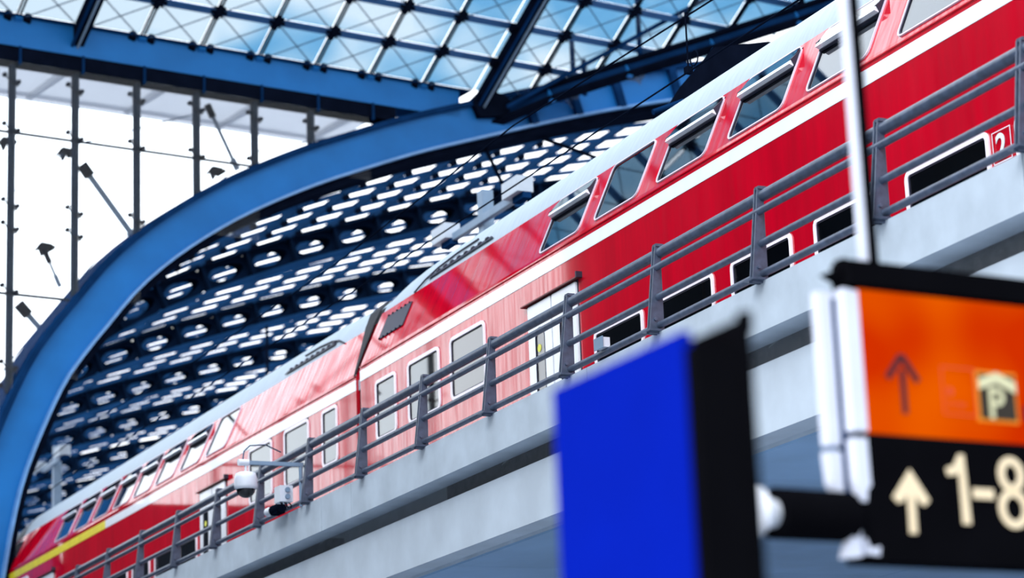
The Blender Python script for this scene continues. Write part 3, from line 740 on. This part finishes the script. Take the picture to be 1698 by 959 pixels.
# bellows between the coaches belong to the farther coach
gm = MB()
for k in range(5):
    t = -0.02-0.115*k; ins = 0.05 if k % 2 == 0 else 0.09
    rg = [(ins, 4.9), (ins, 7.55), (0.36+ins*0.9, 8.38), (0.62, 8.74), (0.9, 8.87), (1.2, 8.87), (1.48, 8.74), (WID-0.36-ins, 8.38), (WID-ins, 7.55), (WID-ins, 4.9)]
    gm.prism([P2(x, t, z) for x, z in rg], Vector((0, -0.10, 0)))
ob2('gangway_bellows', gm, RUBBER)
fq = []
for x, t, z in ((0.0, 0.0, 7.60), (0.0, 0.03, 7.60), (0.16, 0.16, 8.0), (0.34, 0.36, 8.42), (0.45, 0.42, 8.65), (0.62, 0.42, 8.80), (0.62, 0.0, 8.74), (0.36, 0.0, 8.40)): fq.append(P2(x-0.012, t, z))
fc_ = Vector((0, 0, 0)); lo_ = fq[1:6]; hi_ = [P2(0-0.012, 0, 7.60), P2(0.16-0.012, 0, 8.0), P2(0.34-0.012, 0, 8.42), P2(0.45-0.012, 0, 8.64), P2(0.60, 0, 8.78)]
fm = MB()
for k in range(4): fm.prism([lo_[k], lo_[k+1], hi_[k+1], hi_[k]], (-0.012, 0, 0.012))
ob2('end_fairing', fm, RUBBER)
ob2('bellows_stripe', MB().frame_box(P2(0.035, -0.30, 7.395), Vector((0.05, 0, 0)), Vector((0, 0.29, 0)), Vector((0, 0, 0.15))), mat('dim_stripe', (0.35, 0.38, 0.45), 0.6), None)

# lettering helper
def text_mesh(body, size, ext, origin, ex, ez, material, name, parent, sx=1.0, bold=0.0):
    cu = bpy.data.curves.new('txt', 'FONT'); cu.body = body; cu.size = 1.0; cu.extrude = 0.0; cu.offset = bold
    to = bpy.data.objects.new('txt', cu); C.objects.link(to)
    dg = bpy.context.evaluated_depsgraph_get(); me0 = to.evaluated_get(dg).to_mesh()
    vs = [v.co.copy() for v in me0.vertices]; fs = [tuple(p.vertices) for p in me0.polygons]
    to.evaluated_get(dg).to_mesh_clear(); bpy.data.objects.remove(to); bpy.data.curves.remove(cu)
    x0 = min(v.x for v in vs); y0 = min(v.y for v in vs); hh = max(v.y for v in vs)-y0
    ex = Vector(ex); ez = Vector(ez); k = size/hh
    mb = MB(); n_ = ex.cross(ez).normalized()
    pts = [Vector(origin)+ex*(v.x-x0)*k*sx+ez*(v.y-y0)*k for v in vs]
    mb.add(pts, fs); mb.add([p+n_*-ext for p in pts], [f[::-1] for f in fs])
    return mb
# class number "2" on the near coach (t grows towards the viewer, so it reads left to right along +t)
tl = 15.43; e1 = Vector((0, -1, 0)); zb = 4.75
num = text_mesh('2', 0.235, 0.004, P1(-0.012, tl+0.045, 6.07), e1, (0, 0, 1), WHITE, 'class_number', c1, sx=0.95, bold=0.02)
cnm = obj('class_number', num.mesh('class_number', WHITE), WHITE, c1, 'white numeral 2')
bx = MB(); o_ = P1(-0.012, tl, 6.04)
bx.ring([o_, o_+e1*0.27, o_+e1*0.27+Z*0.29, o_+Z*0.29], [o_+e1*0.008+Z*0.008, o_+e1*0.262+Z*0.008, o_+e1*0.262+Z*0.282, o_+e1*0.008+Z*0.282], (-0.003, 0, 0))
obj('number_outline', bx.mesh('number_outline', FRAME), FRAME, c1)

# ================================================================ CAMERA AND BOXES ON THE PARAPET
cc = thing('dome_camera', 'white dome surveillance camera hanging from a grey arm off the railing', 'security camera', (11.17, 30.22, 5.27))
obj('mast', MB().tube([(11.17, 30.2, 5.27), (11.17, 30.2, 5.84)], 0.028, 8), MAST, cc)
obj('arm', MB().bar((11.2, 30.2, 5.83), (10.40, 30.2, 5.83), 0.05, 0.05), MAST, cc)
obj('clamp', MB().tube([(10.44, 30.2, 5.83), (10.30, 30.2, 5.83)], 0.045, 10), CAMW, cc)
prof = [(0.015, 5.80), (0.015, 5.71), (0.09, 5.70), (0.135, 5.68), (0.15, 5.62), (0.155, 5.52), (0.15, 5.485), (0.13, 5.47)]
def lathe(cx, cy, prof, n=20):
    mb = MB(); vs = []; fs = []
    for r, z in prof:
        for k in range(n): vs.append((cx+r*math.cos(2*math.pi*k/n), cy+r*math.sin(2*math.pi*k/n), z))
    for i in range(len(prof)-1):
        for k in range(n): fs.append((i*n+k, i*n+(k+1) % n, (i+1)*n+(k+1) % n, (i+1)*n+k))
    mb.add(vs, fs, True); return mb
obj('housing', lathe(10.40, 30.2, prof), CAMW, cc)
obj('dome', lathe(10.40, 30.2, [(0.125, 5.475), (0.115, 5.43), (0.085, 5.39), (0.045, 5.365), (0.002, 5.36)]), mat('dome_black', (0.005, 0.005, 0.007), 0.1), cc)
obj('cable', MB().tube([(10.36, 30.2, 5.85), (10.38, 30.2, 5.98), (10.50, 30.3, 6.08), (10.75, 30.4, 6.12), (11.0, 30.5, 6.05)], 0.010, 5), CABLE, cc)
jb = thing('junction_box', 'pale grey twin-socket junction box at the foot of the camera mast', 'box', (11.0, 30.25, 5.34))
obj('box_body', MB().box(10.90, 11.08, 30.27, 30.5, 5.345, 5.56), CAMW, jb)
for z in (5.41, 5.50): obj('socket', MB().tube([(11.0, 30.27, z), (11.0, 30.24, z)], 0.035, 10), MAST, jb)
wl = MB()
for k in range(5): wl.tube([(10.93+0.03*k, 30.36, 5.345), (10.94+0.03*k+0.02*(-1)**k, 30.34, 5.31), (10.93+0.035*k, 30.33, 5.27)], 0.009, 5)
obj('wiring', wl, BLACKS, jb)['kind'] = 'stuff'
sl = thing('spotlight', 'small spotlight lying on the parapet edge left of the junction box', 'lamp', (11.1, 31.0, 5.27))
obj('lamp_body', MB().tube([(11.08, 30.72, 5.34), (11.06, 31.0, 5.34)], 0.07, 12), BLACKS, sl)
obj('lamp_rim', MB().tube([(11.06, 31.0, 5.34), (11.05, 31.18, 5.345)], 0.062, 12), CAMW, sl)
obj('lamp_foot', MB().box(11.02, 11.14, 30.75, 31.0, 5.27, 5.30), BLACKS, sl)
bb = thing('rail_bracket_box', 'small pale box clipped to the bottom rail beside the blue panel', 'box', (xr(21), 21.0, 5.34))
obj('box_body', MB().box(xr(21)-0.10, xr(21)-0.02, 20.95, 21.12, 5.36, 5.46), CAMW, bb)
obj('box_lid', MB().box(xr(21)-0.11, xr(21)-0.10, 20.94, 21.13, 5.35, 5.47), MAST, bb)

# ================================================================ MASTS AND WIRES OVER THE TRACK
def mast(x, y, ztop, yb0, yb1, zb_, lab, lampcol=LBOX):
    t = thing('track_mast', lab, 'mast', (x, y, 5.0), 'track masts with lamps behind the train')
    obj('post', MB().bar((x, y, 5.0), (x, y, ztop), 0.2, 0.2, (1, 0, 0)), MAST, t)
    obj('crossbar', MB().bar((x-0.12, yb0, zb_), (x-0.12, yb1, zb_), 0.10, 0.12), MAST, t)
    for yy in (yb0-0.25, yb1-0.1):
        lb = obj('lamp_box', MB().box(x-0.30, x-0.02, yy-0.2, yy+0.38, zb_-0.02, zb_+0.24), lampcol, t)
        obj('lamp_bracket', MB().box(x-0.2, x-0.06, yy-0.2, yy+0.2, zb_-0.12, zb_-0.02), STEELD, lb)
mast(16.25, 35.0, 11.45, 33.6, 36.3, 10.93, 'grey post with crossbar and two box lamps behind the coach roof')
mast(16.25, 62.3, 12.25, 61.3, 63.6, 11.78, 'distant grey post with two lamps near the foot of the arch')
def wire(name, lab, x, z, y0, y1, sag=0.0, r=0.018):
    pts = [(x, y0+(y1-y0)*i/12, z-sag*math.sin(math.pi*((i/3.0) % 1))) for i in range(13)]
    return tag(obj(name, MB().tube(pts, r, 5), BLACKS, base=(x, y0, z)), lab, 'wire', 'overhead wires above the train')
wire('contact_wire', 'lowest overhead wire just above the coach roof', 13.7, 9.46, 8, 90, 0.0, 0.012)
wire('messenger_wire', 'upper overhead wire high above the coaches', 13.7, 10.30, 8, 90, 0.25, 0.012)
dr = thing('wire_dropper', 'thin dropper with a ring joining the two overhead wires', 'dropper', (13.7, 23.7, 9.46), 'overhead wires above the train')
obj('dropper_rod', MB().tube([(13.7, 23.7, 9.46), (13.7, 23.7, 10.2)], 0.012, 5), BLACKS, dr)
obj('dropper_ring', MB().tube([(13.7, 23.55+0.09*math.cos(a*0.5236), 9.58+0.09*math.sin(a*0.5236)) for a in range(13)], 0.010, 5, False), BLACKS, dr)
obj('wire_clamp', MB().box(13.66, 13.74, 23.66, 23.74, 9.44, 9.52), BLACKS, dr)
ct = thing('catenary_arm', 'dark catenary support hanging above the tracks at the roof edge', 'catenary support', (16.5, 28.0, 9.2))
obj('arm_box', MB().prism([(16.2, 25.0, 10.5), (16.2, 25.9, 10.9), (16.2, 27.3, 11.3), (16.2, 28.3, 11.05), (16.2, 29.4, 10.6), (16.2, 29.6, 9.8), (16.2, 25.0, 9.8)], (1.2, 0, 0)), BLACKS, ct)
obj('insulator', MB().tube([(16.2, 28.2, 10.8), (15.7, 28.2, 10.6)], [0.05, 0.04], 8), STEELD, ct)
obj('support_post', MB().tube([(16.8, 28.5, 5.0), (16.8, 28.5, 9.7)], 0.12, 10), BLACKS, ct)

# ================================================================ FOREGROUND: BLUE STELE
st = thing('blue_stele', 'blurred bright blue upright panel with black edge in the foreground', 'information stele', (3.05, 5.6, GROUND))
obj('blue_panel', MB().box(2.985, 3.012, 5.275, 6.03, GROUND, 1.405), BLUEP, st)
obj('core', MB().box(3.012, 3.125, 5.26, 6.03, GROUND, 1.368), BLACKP, st, 'black frame')
obj('far_panel', MB().box(3.125, 3.155, 5.22, 6.03, GROUND, 1.435), BLACKP, st)
obj('edge_trim', MB().box(2.99, 3.155, 5.225, 5.275, GROUND, 1.36), BLACKP, st)
obj('top_lug', MB().box(3.135, 3.16, 5.215, 5.26, 1.40, 1.455), BLACKP, st)

# ================================================================ FOREGROUND: DIRECTION SIGN
AS = 0.078; SXv = Vector((math.cos(AS), math.sin(AS), 0)); SN = Vector((-math.sin(AS), math.cos(AS), 0))
def Q(X, z, e=0.0): return SXv*X + SN*(7.3+e) + Z*z
def qbox(X0_, X1_, z0, z1, e0, e1): return MB().frame_box(Q(X0_, z0, e0), SXv*(X1_-X0_), SN*(e1-e0), Z*(z1-z0))
sgn_ = thing('direction_sign', 'hanging lit sign, orange above black, with arrows and 1-8', 'sign', tuple(Q(5.8, 1.2)))
XE = 8.6
obj('orange_panel', qbox(5.745, XE, 1.71, 2.275, 0.0, 0.02), ORANGE, sgn_, 'glowing orange upper panel')
obj('black_panel', qbox(5.70, XE, 1.215, 1.705, 0.0, 0.02), BLACKP, sgn_, 'black lower panel')
obj('housing', qbox(5.72, XE, 1.22, 2.26, 0.02, 0.16), BLACKP, sgn_)
def lowprof(X0_, X1_, e0, e1):
    mb = MB(); mb.frame_box(Q(X0_, 1.70, e0), SXv*(X1_-X0_), SN*(e1-e0), Z*0.565); return mb
obj('end_profile', MB().prism([Q(5.672, 2.272, -0.005), Q(5.742, 2.265, -0.005), Q(5.742, 1.712, -0.005), Q(5.672, 1.712, -0.005)], SN*0.05), ALU, sgn_, 'pale aluminium end strip')
obj('end_profile', MB().prism([Q(5.60, 2.268, 0.06), Q(5.69, 2.268, 0.06), Q(5.69, 1.665, 0.06), Q(5.60, 1.665, 0.06)], SN*0.05), ALU, sgn_, 'pale aluminium end strip')
obj('end_groove', qbox(5.66, 5.74, 1.25, 2.24, 0.045, 0.06), STEELD, sgn_)
obj('lower_profile', MB().prism([Q(5.672, 1.685, -0.005), Q(5.735, 1.685, -0.005), Q(5.737, 1.50, -0.005), Q(5.72, 1.49, -0.005), Q(5.712, 1.44, -0.005), Q(5.69, 1.44, -0.005), Q(5.674, 1.52, -0.005)], SN*0.05), ALU, sgn_)
obj('lower_profile', MB().prism([Q(5.595, 1.64, 0.06), Q(5.665, 1.64, 0.06), Q(5.675, 1.45, 0.06), Q(5.645, 1.45, 0.06), Q(5.605, 1.515, 0.06)], SN*0.05), ALU, sgn_)
obj('foot_clip', MB().prism([Q(5.655, 1.355, 0.0), Q(5.68, 1.345, 0.0), Q(5.675, 1.23, 0.0), Q(5.60, 1.225, 0.0), Q(5.615, 1.27, 0.0)], SN*0.05), ALU, sgn_)
obj('foot_clip', MB().prism([Q(5.69, 1.30, -0.01), Q(5.71, 1.26, -0.01), Q(5.755, 1.27, -0.01), Q(5.75, 1.235, -0.01), Q(5.70, 1.24, -0.01)], SN*0.04), ALU, sgn_)
E_ = -0.012
def sym(name, pts, m_, t=0.006): return obj(name, MB().prism([Q(x, z, E_) for x, z in pts], SN*t), m_, sgn_)
# upper, thin dark arrow
obj('upper_arrow', MB().bar(Q(5.850, 1.927, E_), Q(5.924, 2.02, E_), 0.006, 0.026, tuple(SXv)).bar(Q(5.924, 2.02, E_), Q(5.998, 1.921, E_), 0.006, 0.026, tuple(SXv)).bar(Q(5.924, 1.965, E_), Q(5.924, 1.79, E_), 0.006, 0.024, tuple(SXv)), DKRED, sgn_, 'dark red upward arrow')
# parking pictogram
obj('parking_plate', qbox(6.288, 6.496, 1.785, 1.99, -0.008, -0.002), mat('parking_border', (0.5, 0.16, 0.0), 0.5, emit=(0.8, 0.25, 0), estr=0.5), sgn_)
obj('parking_field', qbox(6.303, 6.484, 1.797, 1.978, -0.012, -0.006), DKSYM, sgn_)
obj('parking_roof', MB().prism([Q(x, z, -0.018) for x, z in ((6.300, 1.955), (6.390, 1.987), (6.486, 1.950), (6.486, 1.905), (6.390, 1.942), (6.300, 1.912))], SN*0.006), CREAM2, sgn_)
pp = text_mesh('P', 0.125, 0.004, Q(6.345, 1.797, -0.02), SXv, Z, CREAM2, 'p', sgn_, sx=0.95, bold=0.012)
obj('parking_letter', pp, CREAM2, sgn_, 'pale letter P')
# faint lounge pictogram
obj('lounge_outline', MB().ring([Q(6.115, 1.80, E_), Q(6.285, 1.80, E_), Q(6.285, 1.995, E_), Q(6.115, 1.995, E_)], [Q(6.122, 1.807, E_), Q(6.278, 1.807, E_), Q(6.278, 1.988, E_), Q(6.122, 1.988, E_)], SN*0.004), FAINT, sgn_)
obj('lounge_lettering', text_mesh('Lounge', 0.03, 0.003, Q(6.135, 1.83, E_), SXv, Z, FAINT, 'l', sgn_), FAINT, sgn_)
obj('lounge_dot', MB().tube([Q(6.155, 1.895, E_), Q(6.155, 1.895, E_+0.004)], 0.018, 10), FAINT, sgn_)
obj('next_symbol', qbox(6.525, 6.60, 1.80, 1.86, -0.012, -0.006), DKRED, sgn_)
# lower symbols
sym('lower_arrow', [(5.923, 1.573), (5.833, 1.462), (5.858, 1.440), (5.880, 1.447), (5.905, 1.478), (5.902, 1.325), (5.936, 1.325), (5.938, 1.478), (5.962, 1.444), (5.985, 1.435), (6.008, 1.456)], CREAM)
obj('numeral_one', MB().prism([Q(x, z, E_) for x, z in ((6.170, 1.645), (6.195, 1.645), (6.205, 1.372), (6.166, 1.372), (6.166, 1.575), (6.145, 1.562), (6.108, 1.560), (6.105, 1.590), (6.142, 1.600))], SN*0.006), CREAM, sgn_, 'cream numeral 1')
obj('dash', qbox(6.228, 6.330, 1.475, 1.515, -0.012, -0.006), CREAM, sgn_)
ei = MB()
for cz, rz_, rx_ in ((1.578, 0.072, 0.066), (1.443, 0.080, 0.076)):
    oo = [Q(6.428+rx_*math.cos(a*math.pi/10), cz+rz_*math.sin(a*math.pi/10), E_) for a in range(20)]
    ii = [Q(6.428+(rx_-0.032)*math.cos(a*math.pi/10), cz+(rz_-0.032)*math.sin(a*math.pi/10), E_) for a in range(20)]
    ei.ring(oo, ii, SN*0.006)
obj('numeral_eight', ei, CREAM, sgn_, 'cream numeral 8')
# hanging bar, pole and spotlight
hb = thing('hanging_bar', 'blurred black horizontal bar holding the orange sign', 'bar', tuple(Q(5.65, 2.3)))
obj('bar', qbox(5.70, XE+0.2, 2.287, 2.385, -0.02, 0.10), BLACKP, hb)
obj('bar_tip', MB().prism([Q(5.70, 2.40, 0.02), Q(5.79, 2.395, 0.02), Q(5.79, 2.30, 0.02), Q(5.70, 2.30, 0.02), Q(5.625, 2.335, 0.02), Q(5.69, 2.35, 0.02)], SN*0.06), BLACKP, hb)
obj('drop_rod', qbox(5.80, 5.825, 2.262, 2.30, 0.02, 0.08), BLACKP, hb)
obj('drop_rod', qbox(7.9, 7.925, 2.262, 2.30, 0.02, 0.08), BLACKP, hb)
hp = thing('hanging_pole', 'blurred upright pole above the sign, left side coloured as lit and right side as shaded', 'pole', tuple(Q(5.8, 2.35)))
obj('lit_side', qbox(5.784, 5.813, 2.385, 16.0, 0.0, 0.03), ALU, hp, 'left side coloured as lit')  # one pole: the light on its left side is put into the colour
obj('shaded_side', qbox(5.813, 5.858, 2.385, 16.0, -0.004, 0.03), BLACKP, hp, 'right side coloured as shaded')  # shade on the pole's front painted as black
spt = thing('sign_spotlight', 'blurred black tube lamp with white flared end left of the sign', 'lamp', tuple(Q(5.4, 1.28)))
def tubeX(pr, m_, nme):
    obj(nme, MB().tube([Q(x, 1.385, 0.05) for x, _ in pr], [r for _, r in pr], 24), m_, spt)
tubeX([(5.315, 0.098), (5.66, 0.096)], BLACKP, 'tube')
tubeX([(5.205, 0.06), (5.212, 0.108), (5.232, 0.104), (5.262, 0.070), (5.29, 0.055), (5.33, 0.05)], LAMPW, 'flared_cap')
obj('saddle', qbox(5.60, 5.72, 1.33, 1.42, 0.0, 0.10), BLACKP, spt)
